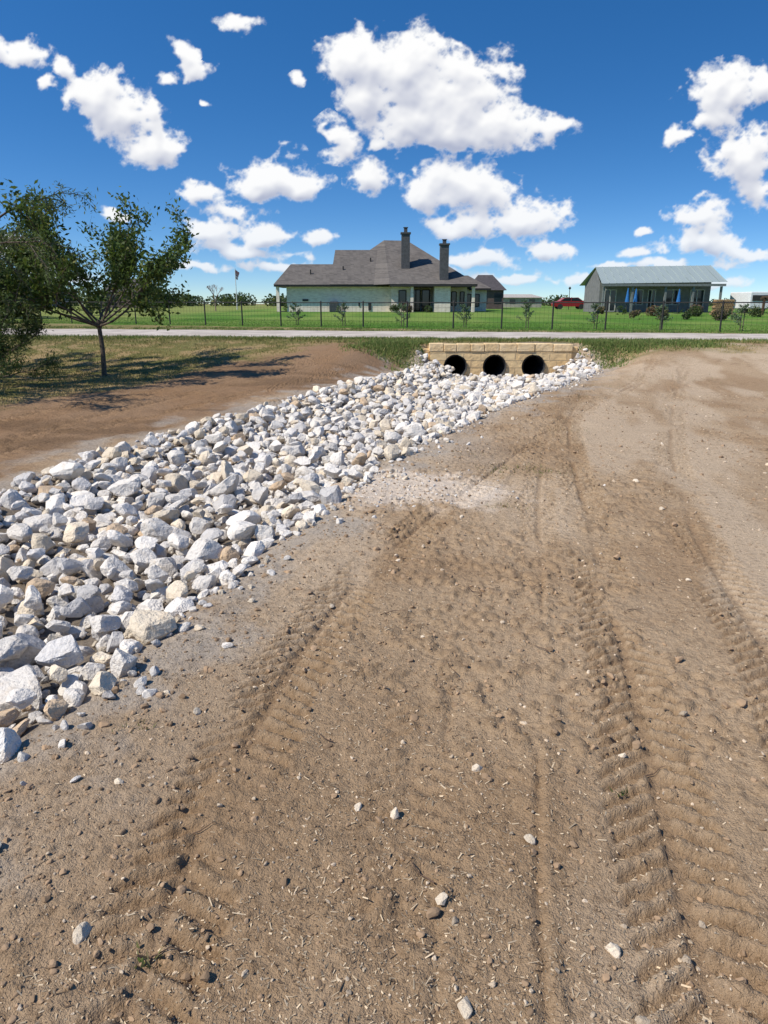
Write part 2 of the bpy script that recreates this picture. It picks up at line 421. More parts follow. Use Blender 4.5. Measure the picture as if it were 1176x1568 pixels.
den = fbm(xx * 1.1, yy * 1.1, 61, 3); hh = H(xx, yy); ed = 1 - sst(1.15, 2.0, chan_t(xx, yy))
for x, y, z, d, e_ in zip(xx, yy, hh, den, ed):
    if x < RE(y) - .1 or rng.random() > .16 + 2.2 * max(0, d - .42) + .6 * e_: continue
    r = float(np.clip(rng.lognormal(math.log(.0055), .55), .002, .022)) * (1 + y * .06)
    cl.append((x, y, z + r * .15, r, np.array([.37, .25, .15]) * rng.uniform(.6, 1.15), .8, 2))
build_stones(cl, 'dirt_clods', dirt_m)
xx, yy = near_pts(60000, 14, 1.6); n = len(xx)
den = fbm(xx * .9 + 4, yy * .9, 210, 3)
k = (xx > RE(yy)) & (rng.random(n) < .16 + 3.0 * np.maximum(0, den - .44))
xx, yy = xx[k], yy[k]; n = len(xx); hh = H(xx, yy)
ln = rng.lognormal(math.log(.0032), .6, n).clip(.0015, .017) * (1 + yy * .09); wd = rng.uniform(.0007, .0018, n) * (1 + yy * .15)
an = rng.uniform(0, 2 * np.pi, n); tl = rng.normal(0, .25, n)
dx, dy = np.cos(an), np.sin(an)
c0 = np.stack([xx, yy, hh + .0022], 1)
D = np.stack([dx * ln, dy * ln, tl * ln], 1); W = np.stack([-dy * wd, dx * wd, rng.normal(0, .4, n) * wd], 1)
V = np.stack([c0 - D - W, c0 + D - W, c0 + D + W, c0 - D + W], 1).reshape(-1, 3)
F = np.arange(4 * n).reshape(n, 4)
cc = np.array([.62, .485, .32])[None] * rng.uniform(.4, 1.15, (n, 1)); dk = rng.random(n) < .3; cc[dk] = [.15, .1, .06]
mesh_np('straw_debris', V, F, attr_mat('straw_material'), col=np.repeat(cc, 4, 0))
tw = MB()
for x, y, a, l in ((-.02,3.55,.5,.16),(.55,3.8,1.0,.14),(.5,3.9,-.6,.12),(-.65,1.9,.4,.1),(.33,2.9,1.7,.1),(1.9,3.0,-.7,.16),(.95,2.2,.5,.09),(.8,3.1,2.2,.1),(-.2,2.4,2.6,.09),(1.35,3.6,.2,.12),(-.65,1.45,.3,.12),(.15,1.7,2.4,.1)):
    p = Vector((x, y, float(H(x, y)) + .012)); d = Vector((math.cos(a), math.sin(a), .08))
    for i in range(4):
        q = p + d * l / 4; q.z = float(H(q.x, q.y)) + .01; tw.tube(p, q, .003 - i * .0005, .0025 - i * .0005, 5)
        p = q; d = (d + Vector((rnd.uniform(-.4, .4), rnd.uniform(-.4, .4), 0))).normalized()
tw.obj('twigs', simple('twig_material', (.14, .09, .06)))

# ------------------------------------------------------------------ grass
def blades(name, x, y, h, w, colr, mat, zoff=0):
    n = len(x); z = T(x, y) + zoff
    a = rng.uniform(0, 2 * np.pi, n); lean = rng.normal(0, .45, (n, 2)) * h[:, None]
    b0 = np.stack([x, y, z - .01], 1); W = np.stack([np.cos(a) * w, np.sin(a) * w, 0 * w], 1)
    t = b0 + np.stack([lean[:, 0], lean[:, 1], h], 1)
    V = np.stack([b0 - W, b0 + W, t], 1).reshape(-1, 3)
    return mesh_np(name, V, np.arange(3 * n).reshape(n, 3), mat, col=np.repeat(colr, 3, 0))
grass_m = attr_mat('grass_material', transl=.25)
n = 330000
x = rng.uniform(-22, 20, n); y = rng.uniform(9.5, 26.5, n)
m = grass_mask(x, y); m2 = fbm(x * 1.5, y * 1.5, 300, 4)
k = (rng.random(n) < m * (.25 + .75 * sst(.38, .55, m2))) & (y < roadF(x) - .1) & ~((x > 1.2) & (x < 5.9) & (y < 22.25))
x, y = x[k], y[k]; n = len(x)
edge = sst(21, 23.5, y + .13 * x)
g = np.array([.14, .17, .04]); d = np.array([.47, .36, .17]); mm = np.clip(rng.normal(.68, .25, n) - .35 * edge - 1.2 * (fbm(x * .7, y * .7, 310, 3) - .5), 0, 1)[:, None]
blades('dry_grass', x, y, rng.uniform(.02, .07, n) * (1 + .5 * edge), rng.uniform(.006, .016, n), g * (1 - mm) + d * mm, grass_m)
xs_, ys_ = [], []
for _ in range(2000):
    k = rng.random()
    if k < .18: cx, cy = rng.normal(.4, .6), rng.normal(21.9, .6)
    elif k < .5: cx, cy = 6 + 3.6 * rng.random() ** 1.3, rng.normal(21.8, .6)
    elif k < .8: cx = rng.uniform(-16, 16); cy = roadF(cx) - rng.random() * 1.0
    else: cx = rng.uniform(-22, 22); cy = roadB(cx) + rng.random() * 3
    if 1.2 < cx < 5.9 and cy < 22.4: continue
    if abs(float(chan_t(cx, cy))) < 1.02 and cy < 22: continue
    q = rng.integers(15, 40); xs_.append(cx + rng.normal(0, .15, q)); ys_.append(cy + rng.normal(0, .15, q))
x = np.concatenate(xs_); y = np.concatenate(ys_); n = len(x); mm = np.clip(rng.normal(.25, .2, n), 0, 1)[:, None]
blades('green_weeds', x, y, rng.uniform(.04, .13, n), rng.uniform(.008, .02, n), np.array([.10, .20, .04]) * (1 - mm) + d * mm, grass_m)
xs_, ys_ = [], []
for cx, cy, s, q in ((1.35,7.1,.22,300),(1.75,7.0,.12,90),(1.0,5.7,.1,60),(1.0,7.9,.1,40),(-1.0,2.5,.05,30),(3.6,13,.3,100),(4.4,15,.4,120),(2.6,9.5,.2,30),(-.62,1.45,.03,14),(.83,2.1,.02,10),(5.5,12,.5,60),(6.5,16,.8,200),(9,18,.8,250),(7.5,19,.6,250)):
    xs_.append(cx + rng.normal(0, s, q)); ys_.append(cy + rng.normal(0, s * .6, q))
x = np.concatenate(xs_); y = np.concatenate(ys_); n = len(x); mm = rng.uniform(0, 1, n)[:, None]
blades('weed_tufts', x, y, rng.uniform(.012, .045, n), rng.uniform(.003, .006, n), np.array([.09, .15, .03]) * (1 - mm) + np.array([.3, .24, .12]) * mm, grass_m)
n = 60000
x = rng.uniform(-25, 26, n); y = 36.5 - .38 * x - 1 + 12 * rng.random(n) ** 1.5
blades('lawn_grass', x, y, rng.uniform(.02, .07, n), rng.uniform(.01, .02, n), np.array([.12, .24, .04])[None] * rng.uniform(.7, 1.4, (n, 1)), grass_m)

# ------------------------------------------------------------------ culvert headwall
cw = empty('stone_culvert_headwall', (3.53, 21.9, 0))
def brick_tex(nt, tc, c1, c2, mo, ms, bw, rh, off=.5):
    sp = N(nt, 'ShaderNodeSeparateXYZ'); nt.links.new(tc.outputs['Object'], sp.inputs[0])
    cbn = N(nt, 'ShaderNodeCombineXYZ'); nt.links.new(mth(nt, 'ADD', sp.outputs[0], sp.outputs[1]), cbn.inputs[0]); nt.links.new(sp.outputs[2], cbn.inputs[1])
    br = N(nt, 'ShaderNodeTexBrick', i_Scale=1.0); br.offset = off; nt.links.new(cbn.outputs[0], br.inputs[0])
    for kk, vv in (('Color1', (*c1, 1)), ('Color2', (*c2, 1)), ('Mortar', (*mo, 1)), ('Mortar Size', ms), ('Brick Width', bw), ('Row Height', rh)): br.inputs[kk].default_value = vv
    return br
blk_m, nt, b = new_mat('tan_stone_block_material')
tc = N(nt, 'ShaderNodeTexCoord')
br = brick_tex(nt, tc, (.78,.53,.25), (.85,.63,.34), (.54,.40,.23), .012, .52, .22, .43)
nn = N(nt, 'ShaderNodeTexNoise', i_Scale=7.0, i_Detail=5); nt.links.new(tc.outputs['Object'], nn.inputs[0])
c = mixc(nt, mth(nt, 'MULTIPLY', ramp(nt, nn.outputs[0], .45, .7), .5), br.outputs[0], (.62, .44, .24))
nt.links.new(c, b.inputs['Base Color']); b.inputs['Roughness'].default_value = .9
bp = N(nt, 'ShaderNodeBump', i_Strength=1.0, i_Distance=.03); nt.links.new(mth(nt, 'SUBTRACT', nn.outputs[0], br.outputs['Fac']), bp.inputs['Height']); nt.links.new(bp.outputs[0], b.inputs['Normal'])
cap_m = simple('tan_cap_stone_material', (.86, .65, .38), (.74, .53, .28), scale=3, bump=.025, bscale=12)
pipes = (2.17, 3.36, 4.54); PR = .36; PZ = -.18; zt, zb = .26, -.75
wl = MB(); edges_ = [WALLX0, 2.765, 3.95, WALLX1]
for ci, cx in enumerate(pipes):
    x0, x1 = edges_[ci], edges_[ci + 1]
    angs = sorted([2 * math.pi * i / 36 for i in range(36)] + [math.atan2(z - PZ, x - cx) % (2 * math.pi) for x in (x0, x1) for z in (zt, zb)])
    inn, outp = [], []
    for a in angs:
        ca, sa = math.cos(a), math.sin(a)
        tx = ((x1 if ca > 0 else x0) - cx) / ca if abs(ca) > 1e-9 else 1e9
        tz = ((zt if sa > 0 else zb) - PZ) / sa if abs(sa) > 1e-9 else 1e9
        t_ = min(tx, tz); inn.append((cx + PR * ca, PZ + PR * sa)); outp.append((cx + t_ * ca, PZ + t_ * sa))
    for i in range(len(angs)):
        j = (i + 1) % len(angs)
        wl.poly([(inn[i][0], WALLY, inn[i][1]), (outp[i][0], WALLY, outp[i][1]), (outp[j][0], WALLY, outp[j][1]), (inn[j][0], WALLY, inn[j][1])][::-1])
        wl.poly([(inn[i][0], WALLY, inn[i][1]), (inn[j][0], WALLY, inn[j][1]), (inn[j][0], WALLY + .35, inn[j][1]), (inn[i][0], WALLY + .35, inn[i][1])])
wl.poly([(WALLX0, WALLY, zb), (WALLX0, WALLY + .35, zb), (WALLX0, WALLY + .35, zt), (WALLX0, WALLY, zt)])
wl.poly([(WALLX1, WALLY, zb), (WALLX1, WALLY, zt), (WALLX1, WALLY + .35, zt), (WALLX1, WALLY + .35, zb)])
wl.poly([(WALLX0, WALLY, zt), (WALLX0, WALLY + .35, zt), (WALLX1, WALLY + .35, zt), (WALLX1, WALLY, zt)])
wl.obj('wall', blk_m, cw)
cp = MB(); x = WALLX0 - .03
while x < WALLX1 - .05:
    w = min(rnd.uniform(.35, .62), WALLX1 + .03 - x)
    if WALLX1 + .03 - (x + w) < .2: w = WALLX1 + .03 - x
    cp.box(x + .005, x + w - .005, WALLY - .02 + rnd.uniform(-.012, .012), WALLY + .38, zt + .003, .49 + rnd.uniform(-.012, .015)); x += w
cp.obj('cap_stones', cap_m, cw, bevel=.02)
ws = MB()
ws.box(WALLX1 + .005, WALLX1 + .2, WALLY + .06, WALLY + 1.0, -.6, .40)
ws.box(WALLX0 - .2, WALLX0 - .005, WALLY + .1, WALLY + 1.0, -.6, .34)
ws.obj('side_returns', blk_m, cw, bevel=.02)
pp = MB()
for cx in pipes:
    nseg = 32
    prof = [(-.05, PR - .012)] + [(-.05 + .035 * i, PR - .03 - (.012 if i % 2 else 0)) for i in range(1, 40)] + [(5.0, PR - .03)]
    for (ya, ra), (yb, rb) in zip(prof[:-1], prof[1:]):
        for i in range(nseg):
            a, c_ = 2 * math.pi * i / nseg, 2 * math.pi * (i + 1) / nseg
            pp.poly([(cx + ra * math.cos(a), WALLY + ya, PZ + ra * math.sin(a)), (cx + rb * math.cos(a), WALLY + yb, PZ + rb * math.sin(a)),
                     (cx + rb * math.cos(c_), WALLY + yb, PZ + rb * math.sin(c_)), (cx + ra * math.cos(c_), WALLY + ya, PZ + ra * math.sin(c_))])
    pp.poly([(cx + PR * math.cos(2 * math.pi * i / nseg), WALLY + 5.0, PZ + PR * math.sin(2 * math.pi * i / nseg)) for i in range(nseg)])
pp.obj('corrugated_pipes', simple('dark_pipe_material', (.05, .05, .052), (.03, .03, .03), rough=.6), cw)

# ------------------------------------------------------------------ house
GZ = .85
hs = empty('brick_house', (-1, 78, GZ))
brick_m, nt, b = new_mat('white_brick_material')
tc = N(nt, 'ShaderNodeTexCoord')
br = brick_tex(nt, tc, (.86,.74,.61), (.66,.55,.45), (.78,.68,.56), .012, .34, .11)
nn = N(nt, 'ShaderNodeTexNoise', i_Scale=3.5, i_Detail=6); nt.links.new(tc.outputs['Object'], nn.inputs[0])
nt.links.new(mixc(nt, mth(nt, 'MULTIPLY', ramp(nt, nn.outputs[0], .4, .65), .45), br.outputs[0], (.88, .78, .66)), b.inputs['Base Color']); b.inputs['Roughness'].default_value = .9
def shingle(name, ca, cb_):
    m, nt, b = new_mat(name)
    tc = N(nt, 'ShaderNodeTexCoord')
    br = brick_tex(nt, tc, ca, cb_, [q * .6 for q in ca], .012, .35, .12)
    nn = N(nt, 'ShaderNodeTexNoise', i_Scale=1.2, i_Detail=8, i_Roughness=.7); nt.links.new(tc.outputs['Object'], nn.inputs[0])
    nt.links.new(mixc(nt, mth(nt, 'MULTIPLY', ramp(nt, nn.outputs[0], .35, .7), .4), br.outputs[0], tuple(q * 1.25 for q in ca)), b.inputs['Base Color']); b.inputs['Roughness'].default_value = .95
    return m
roof_m = shingle('asphalt_shingle_material', (.16, .142, .125), (.10, .09, .082))
trim_m = simple('dark_trim_material', (.045, .042, .04), rough=.6)
glass_m, nt, b = new_mat('window_glass_material'); b.inputs['Base Color'].default_value = (.02, .03, .035, 1); b.inputs['Roughness'].default_value = .08; b.inputs['Specular IOR Level'].default_value = .6
chim_m = simple('chimney_siding_material', (.10, .10, .105), (.075, .075, .08), scale=5)
wallz = 3.42
w = MB()
w.box(-9.9, .75, 75, 86, GZ - .3, wallz)
w.box(.75, 2.6, 74, 84, GZ - .3, wallz)
w.box(2.6, 5.0, 77.6, 84, GZ - .3, wallz)
w.box(5.0, 6.6, 73.2, 84, GZ - .3, wallz)
w.box(6.6, 8.6, 76.5, 88, GZ - .3, wallz)
w.box(8.6, 11.2, 80.5, 90, GZ - .3, wallz - .25)
w.obj('walls', brick_m, hs)
rf = MB()
def hip(x0, x1, y0, y1, ze, rx0, rx1, ry, zr, th=.16):
    c = [(x0,y0),(x1,y0),(x1,y1),(x0,y1)]; a, bb = (rx0, ry, zr), (rx1, ry, zr)
    p = [(x, y, ze) for x, y in c]
    rf.poly([p[0], p[1], bb, a]); rf.poly([p[1], p[2], bb]); rf.poly([p[2], p[3], a, bb]); rf.poly([p[3], p[0], a])
def fascia(mb, x0, x1, y0, y1, z1, th=.2):
    mb.box(x0 + .03, x1 - .03, y0 + .03, y1 - .03, z1 - th, z1 - .005)
hip(-11.1, -1, 74.3, 81.2, 3.5, -9.7, -4, 77.7, 5.6)
rf.poly([(-5.45, 74.28, 3.52), (1.2, 74.28, 3.52), (1.2, 80, 7.15), (-5.2, 80, 7.15)])
rf.poly([(-5.2, 80, 7.15), (1.2, 80, 7.15), (1.2, 86, 3.5), (-5.45, 86, 3.5)])
R1, R2 = (0, 81, 8.2), (2.5, 81, 8.15)
rf.poly([(.55, 72.6, 3.5), (9.2, 72.6, 3.5), R2, R1])
rf.poly([(.55, 72.6, 3.5), R1, (-7.5, 81, 3.4)])
rf.poly([(9.2, 72.6, 3.5), (9.4, 89.4, 3.5), R2])
rf.poly([(9.4, 89.4, 3.5), (-7.5, 89.4, 3.5), R1, R2]); rf.poly([(-7.5, 89.4, 3.5), (-7.5, 81, 3.4), R1])
hip(6.9, 11.6, 79.8, 90.5, 3.25, 8.7, 9.6, 85, 4.75)
rf.obj('roof', roof_m, hs)
gb = MB(); gb.poly([(-5.42, 74.6, 3.6), (-5.21, 80, 7.1), (-5.42, 85.6, 3.6)]); gb.obj('gable_end', trim_m, hs)
fs = MB(); fascia(fs, -11.1, .5, 74.3, 81.2, 3.5); fascia(fs, .55, 9.2, 72.6, 80, 3.498, .22); fascia(fs, 9.25, 11.6, 79.8, 90, 3.25)
fs.obj('fascia_and_soffit', trim_m, hs)
ch = MB()
ch.box(1.75, 2.6, 75.4, 76.3, 4.6, 8.35); ch.box(1.66, 2.69, 75.3, 76.4, 8.36, 8.5); ch.box(5.5, 6.35, 73.3, 74.2, 3.51, 7.15); ch.box(5.42, 6.43, 73.2, 74.3, 7.16, 7.3)
ch.box(2.0, 2.35, 75.65, 76.05, 8.5, 8.95); ch.box(5.75, 6.1, 73.55, 73.95, 7.3, 7.65); ch.box(1.94, 2.41, 75.6, 76.1, 8.95, 9.0); ch.box(5.69, 6.16, 73.5, 74.0, 7.65, 7.7)
ch.obj('chimneys', chim_m, hs)
gl = MB(); fr = MB()
def win(x0, x1, y, z0, z1, nx=1):
    gl.box(x0, x1, y - .02, y + .05, z0, z1)
    for a in np.linspace(x0, x1, nx + 1): fr.box(a - .05, a + .05, y - .06, y - .022, z0 - .05, z1 + .05)
    fr.box(x0 + .05, x1 - .05, y - .055, y - .023, z1, z1 + .08); fr.box(x0 + .05, x1 - .05, y - .055, y - .023, z0 - .08, z0)
win(1.5, 2.2, 74, 1.5, 2.9); win(2.9, 3.8, 77.6, 1.0, 3.0, 2); win(4.0, 4.8, 77.6, 1.0, 3.0, 1)
win(7.0, 7.5, 76.5, 1.5, 2.8); win(7.9, 8.3, 76.5, 1.5, 2.8); win(8.9, 9.5, 80.5, 1.4, 2.6); win(9.9, 10.4, 80.5, 1.4, 2.6)
gl.obj('window_glass', glass_m, hs); fr.obj('window_frames', trim_m, hs)
pc = MB()
pc.box(2.62, 2.92, 73.0, 73.3, GZ, 3.27); pc.box(-10.9, -10.6, 74.6, 74.9, GZ, 3.29); pc.box(8.7, 9.0, 73, 73.3, GZ, 3.27)
pc.obj('porch_columns', brick_m, hs)
dr = MB(); dr.box(-9.96, -9.91, 77, 78, GZ, GZ + 2.1); dr.box(-11.0, -9.9, 75, 81, GZ - .1, GZ + .06); dr.obj('side_door', trim_m, hs)
ac = MB(); ac.box(-5.5, -4.6, 73.9, 74.7, GZ, GZ + .95); ac.box(-5.42, -4.68, 73.98, 74.62, GZ + .95, GZ + 1.02)
for i in range(7): ac.box(-5.48, -4.62, 73.86, 73.895, GZ + .1 + i * .12, GZ + .15 + i * .12)
ac.obj('air_conditioner', simple('ac_metal', (.14, .14, .14), rough=.5), hs)
vt = MB()
for x, y, z in ((-4.2, 76.6, 5.0), (-1.4, 78, 5.9), (-7.5, 76, 4.65)): vt.tube((x, y, z - .3), (x, y, z + .35), .07, .07)
vt.box(-8.3, -7.7, 74.94, 74.99, 1.9, 2.1); vt.box(-1.6, -1.3, 74.93, 74.99, 1.0, 1.7); vt.box(-2.6, -2.45, 74.93, 74.99, 1.4, 1.8); vt.obj('roof_vents', trim_m, hs)

# ------------------------------------------------------------------ metal-roof building on the right
mb = empty('metal_roof_building', (26, 73, .8))
metal_m, nt, b = new_mat('standing_seam_metal_material')
tc = N(nt, 'ShaderNodeTexCoord'); wv = N(nt, 'ShaderNodeTexWave', i_Scale=2.2, i_Distortion=0.0); wv.bands_direction = 'X'; nt.links.new(tc.outputs['Object'], wv.inputs[0])
nt.links.new(mixc(nt, ramp(nt, wv.outputs[1], .8, 1.0), (.36, .42, .40), (.22, .27, .265)), b.inputs['Base Color']); b.inputs['Roughness'].default_value = .5; b.inputs['Metallic'].default_value = .1
sid_m = simple('grey_siding_material', (.20, .20, .195), (.16, .16, .16), scale=3)
o = MB()
y0, y1 = 69, 77; x0, x1 = 20.3, 31.9
o.poly([(x0, y0, 3.45), (x1 + .1, y0, 3.6), (x1, 73, 5.25), (x0 + .4, 73, 5.1)]); o.poly([(x0 + .4, 73, 5.1), (x1, 73, 5.25), (x1 + .1, y1, 3.55), (x0, y1, 3.45)])
for i in range(18):
    t_ = i / 17; xa = x0 + (x1 - x0) * t_; xb = x0 + .4 + (x1 - x0 - .4) * t_
    o.tube((xa, y0, 3.47 + .15 * t_), (xb, 73, 5.12 + .15 * t_), .03, .03, 4)
o.obj('roof', metal_m, mb)
o = MB(); o.box(20.8, 31.5, 71.3, 76.6, .5, 3.6); o.poly([(20.8, 71.3, 3.6), (20.8, 73, 4.9), (20.8, 76.6, 3.6)]); o.poly([(31.5, 71.3, 3.6), (31.5, 76.6, 3.6), (31.5, 73, 5.0)]); o.obj('walls', sid_m, mb)
o = MB(); o.box(x0, x1, y0 + .02, y0 + .1, 3.22, 3.44)
for x in (20.6, 23.3, 26.4, 29, 31.6): o.box(x - .09, x + .09, 69.2, 69.38, .6, 3.21)
o.obj('porch_posts', simple('post_paint', (.20, .22, .21)), mb)
gl = MB(); fr = MB()
for a, c_, z0 in ((21.3, 22.4, 1.0), (23.8, 25.0, 1.6), (25.5, 26.2, .8), (27.2, 28.6, 1.6), (29.6, 30.9, 1.4)): win(a, c_, 71.3, z0, 2.9, 2)
gl.obj('window_glass', glass_m, mb); fr.obj('window_frames', simple('pale_trim', (.5, .5, .48)), mb)
blue_m = simple('blue_fabric_material', (.03, .16, .42), rough=.8)
wood_m = simple('wood_material', (.38, .25, .13), (.27, .17, .09), scale=6)
for x, y, h in ((21.8, 66, 2.2), (22.7, 66.5, 2.15), (26.4, 66, 2.1)):
    e = empty('closed_patio_umbrella', (x, y, .75)); q = MB(); q.tube((x, y, .75), (x, y, .9 + h), .03, .03); q.tube((x, y, .76), (x, y, .84), .3, .3, 12); q.obj('pole', trim_m, e)
    q = MB(); q.tube((x, y, 1.7), (x, y, 2.0), .2, .17, 9); q.tube((x, y, 2.0), (x, y, .8 + h), .17, .04, 9); q.obj('canopy', blue_m, e)
q = MB()
for i in range(6):
    for j in range(8): q.tube((28.0 + j * .2 + (i % 2) * .1, 62, 1.0 + i * .18), (28.0 + j * .2 + (i % 2) * .1, 62.6, 1.0 + i * .18), .095, .095, 8)
q.box(27.8, 29.8, 61.95, 62.65, .75, .9); q.obj('firewood_stack', wood_m)
e = empty('white_trailer', (34.3, 68, .8)); q = MB(); q.box(33.3, 35.2, 67, 71, 1.2, 2.7); q.obj('body', simple('white_paint', (.75, .75, .75), (.65, .65, .65)), e, bevel=.08)
q = MB(); q.box(33.5, 35.0, 66.95, 66.99, 1.9, 2.4); q.tube((33.35, 68, 1.15), (33.6, 68, 1.15), .35, .35, 14); q.tube((34.9, 68, 1.15), (35.15, 68, 1.15), .35, .35, 14); q.obj('wheels_and_window', trim_m, e)
e = empty('timber_pergola', (34, 60, .75)); q = MB()
for x in (31.5, 33.3, 35.1):
    for y in (59, 61): q.box(x - .08, x + .08, y - .08, y + .08, .6, 2.0)
for y in (59, 61): q.box(31.2, 35.4, y - .06, y + .06, 2.001, 2.15)
for i in range(8): q.box(31.4 + i * .5, 31.5 + i * .5, 58.7, 61.3, 2.151, 2.25)
q.obj('frame', simple('dark_wood', (.12, .075, .045)), e)
def car(name, X, Yc, z):
    e = empty(name, (X, Yc, z)); prof = [(-2.2,.35),(-2.25,.7),(-2.1,.95),(-1.5,1.02),(-.9,1.45),(.9,1.5),(1.6,1.05),(2.1,.98),(2.25,.6),(2.2,.35)]
    q = MB(); L_ = [(X + a, Yc - .88, z + h) for a, h in prof]; R_ = [(X + a, Yc + .88, z + h) for a, h in prof]
    q.poly(L_); q.poly(R_[::-1])
    for i in range(len(prof)): j = (i + 1) % len(prof); q.poly([L_[i], R_[i], R_[j], L_[j]])
    q.obj('body', simple('red_paint', (.35, .02, .025), rough=.3, spec=.5), e)
    q = MB(); q.poly([(X - 1.3, Yc - .885, z + 1.05), (X - .05, Yc - .885, z + 1.05), (X - .05, Yc - .885, z + 1.42), (X - .85, Yc - .885, z + 1.4)][::-1]); q.poly([(X + .05, Yc - .885, z + 1.05), (X + 1.45, Yc - .885, z + 1.05), (X + .85, Yc - .885, z + 1.44), (X + .05, Yc - .885, z + 1.42)]); q.obj('windows', glass_m, e)
    q = MB()
    for a in (-1.4, 1.4):
        for s in (-.9, .7): q.tube((X + a, Yc + s, z + .34), (X + a, Yc + s + .2, z + .34), .34, .34, 16)
    q.obj('wheels', trim_m, e)
car('parked_car', 24.7, 98, .95)
def shed(name, x0, x1, y0, y1, z0, h, rh, wc, rc):
    e = empty(name, ((x0 + x1) / 2, y0, z0)); q = MB(); q.box(x0, x1, y0, y1, z0 - .3, z0 + h); q.obj('walls', simple(name + '_wall', wc, scale=2), e)
    q = MB(); ym = (y0 + y1) / 2; q.poly([(x0 - .4, y0 - .4, z0 + h - .1), (x1 + .4, y0 - .4, z0 + h - .1), (x1 - 1, ym, z0 + h + rh), (x0 + 1, ym, z0 + h + rh)])
    q.poly([(x1 + .4, y0 - .4, z0 + h - .1), (x1 + .4, y1 + .4, z0 + h - .1), (x1 - 1, ym, z0 + h + rh)]); q.poly([(x0 - .4, y0 - .4, z0 + h - .1), (x0 + 1, ym, z0 + h + rh), (x0 - .4, y1 + .4, z0 + h - .1)])
    q.poly([(x1 + .4, y1 + .4, z0 + h - .1), (x0 - .4, y1 + .4, z0 + h - .1), (x0 + 1, ym, z0 + h + rh), (x1 - 1, ym, z0 + h + rh)]); q.obj('roof', simple(name + '_roof', rc, scale=3), e)
    q = MB()
    k = max(2, int((x1 - x0) / 3.5))
    for i in range(k): a = x0 + (i + .35) * (x1 - x0) / k; q.box(a, a + 1.1, y0 - .03, y0 + .03, z0 + .7, z0 + h * .8)
    q.obj('windows', glass_m, e)
shed('metal_shed', 22.6, 30, 140, 150, .95, 1.9, .6, (.45, .40, .32), (.5, .46, .4))
shed('distant_brick_house', -49, -41.5, 128, 138, 1, 2.7, 2.3, (.16, .12, .10), (.10, .09, .085))
shed('distant_brick_house', -72, -64, 140, 150, 1, 2.7, 1.8, (.4, .38, .35), (.14, .13, .12))
shed('distant_brick_house', 13.3, 17.5, 108, 118, .95, 2.7, 2.2, (.14, .10, .09), (.09, .08, .08))
e = empty('flagpole', (-19.2, 96, .95)); q = MB(); q.tube((-19.2, 96, .9), (-19.2, 96, 6.0), .06, .04); q.obj('pole', simple('white_pole', (.7, .7, .7)), e)
q = MB(); q.poly([(-19.2, 96, 5.9), (-19.2, 96, 5.1), (-18.9, 96.2, 4.9), (-18.7, 96.3, 5.5)]); q.poly([(-19.2, 96, 5.08), (-19.15, 96.01, 4.7), (-18.95, 96.2, 4.6), (-18.92, 96.2, 4.88)]); q.obj('flag', simple('flag_red', (.5, .08, .08), (.6, .5, .5), scale=5), e)
e = empty('street_lamp', (25, 99, 1)); q = MB(); q.tube((25, 99.5, .9), (25, 99.5, 3.5), .05, .04); q.tube((25, 99.5, 3.5), (25, 99.5, 3.65), .06, .2, 8); q.tube((25, 99.5, 3.65), (25, 99.5, 3.85), .2, .05, 8); q.obj('post', trim_m, e)

# ------------------------------------------------------------------ fence
fx = -34.0; posts = []
while fx < 34:
    posts.append(fx); fx += 2.35 / math.sqrt(1 + .38 ** 2) if fx < 22 else 2.35
fb = MB(); wr = MB(); pv = None
for x in posts:
    y = fenceY(x); z = float(base_z(x, y)); fb.tube((x, y, z - .1), (x, y, z + 1.25), .038, .038, 8); fb.tube((x, y, z + 1.25), (x, y, z + 1.29), .048, .02, 8)
    if pv:
        fb.tube((pv[0], pv[1], pv[2] + 1.2), (x, y, z + 1.2), .024, .024, 6)
        for h in (.08, .3, .52, .74, .96): wr.tube((pv[0], pv[1], pv[2] + h), (x, y, z + h), .005, .005, 4)
        for i in range(1, 12):
            t_ = i / 12; a = [pv[k] * (1 - t_) + (x, y, z)[k] * t_ for k in range(3)]; wr.tube((a[0], a[1], a[2] + .05), (a[0], a[1], a[2] + 1.2), .0035, .0035, 4)
    pv = (x, y, z)
fe = empty('black_wire_fence', (0, 36.5, .5)); fb.obj('posts_and_rail', trim_m, fe); wr.obj('wire_mesh', trim_m, fe)

# ------------------------------------------------------------------ trees
leaf_m = attr_mat('leaf_material', rough=.55, transl=.35)
bark_m = simple('bark_material', (.16, .13, .10), (.09, .07, .055), scale=20, bump=.01)
def leaves(name, C, size, base, parent, spread=1.0, aspect=.45, droop=0):
    C = np.asarray(C); n = len(C)
    u = rng.normal(size=(n, 3)); u[:, 2] -= droop; u /= np.linalg.norm(u, axis=1)[:, None]
    w = np.cross(u, rng.normal(size=(n, 3))); w /= np.linalg.norm(w, axis=1)[:, None] + 1e-9
    L = (size * rng.uniform(.6, 1.3, n))[:, None]; W = L * aspect
    V = np.stack([C - u * L, C + w * W, C + u * L, C - w * W], 1).reshape(-1, 3)
    cc = np.array(base)[None] * rng.uniform(.6, 1.5, (n, 1)); yl = rng.random(n) < .1; cc[yl] = np.array([.19, .20, .05])
    return mesh_np(name, V, np.arange(4 * n).reshape(n, 4), leaf_m, col=np.repeat(cc, 4, 0), parent=parent)
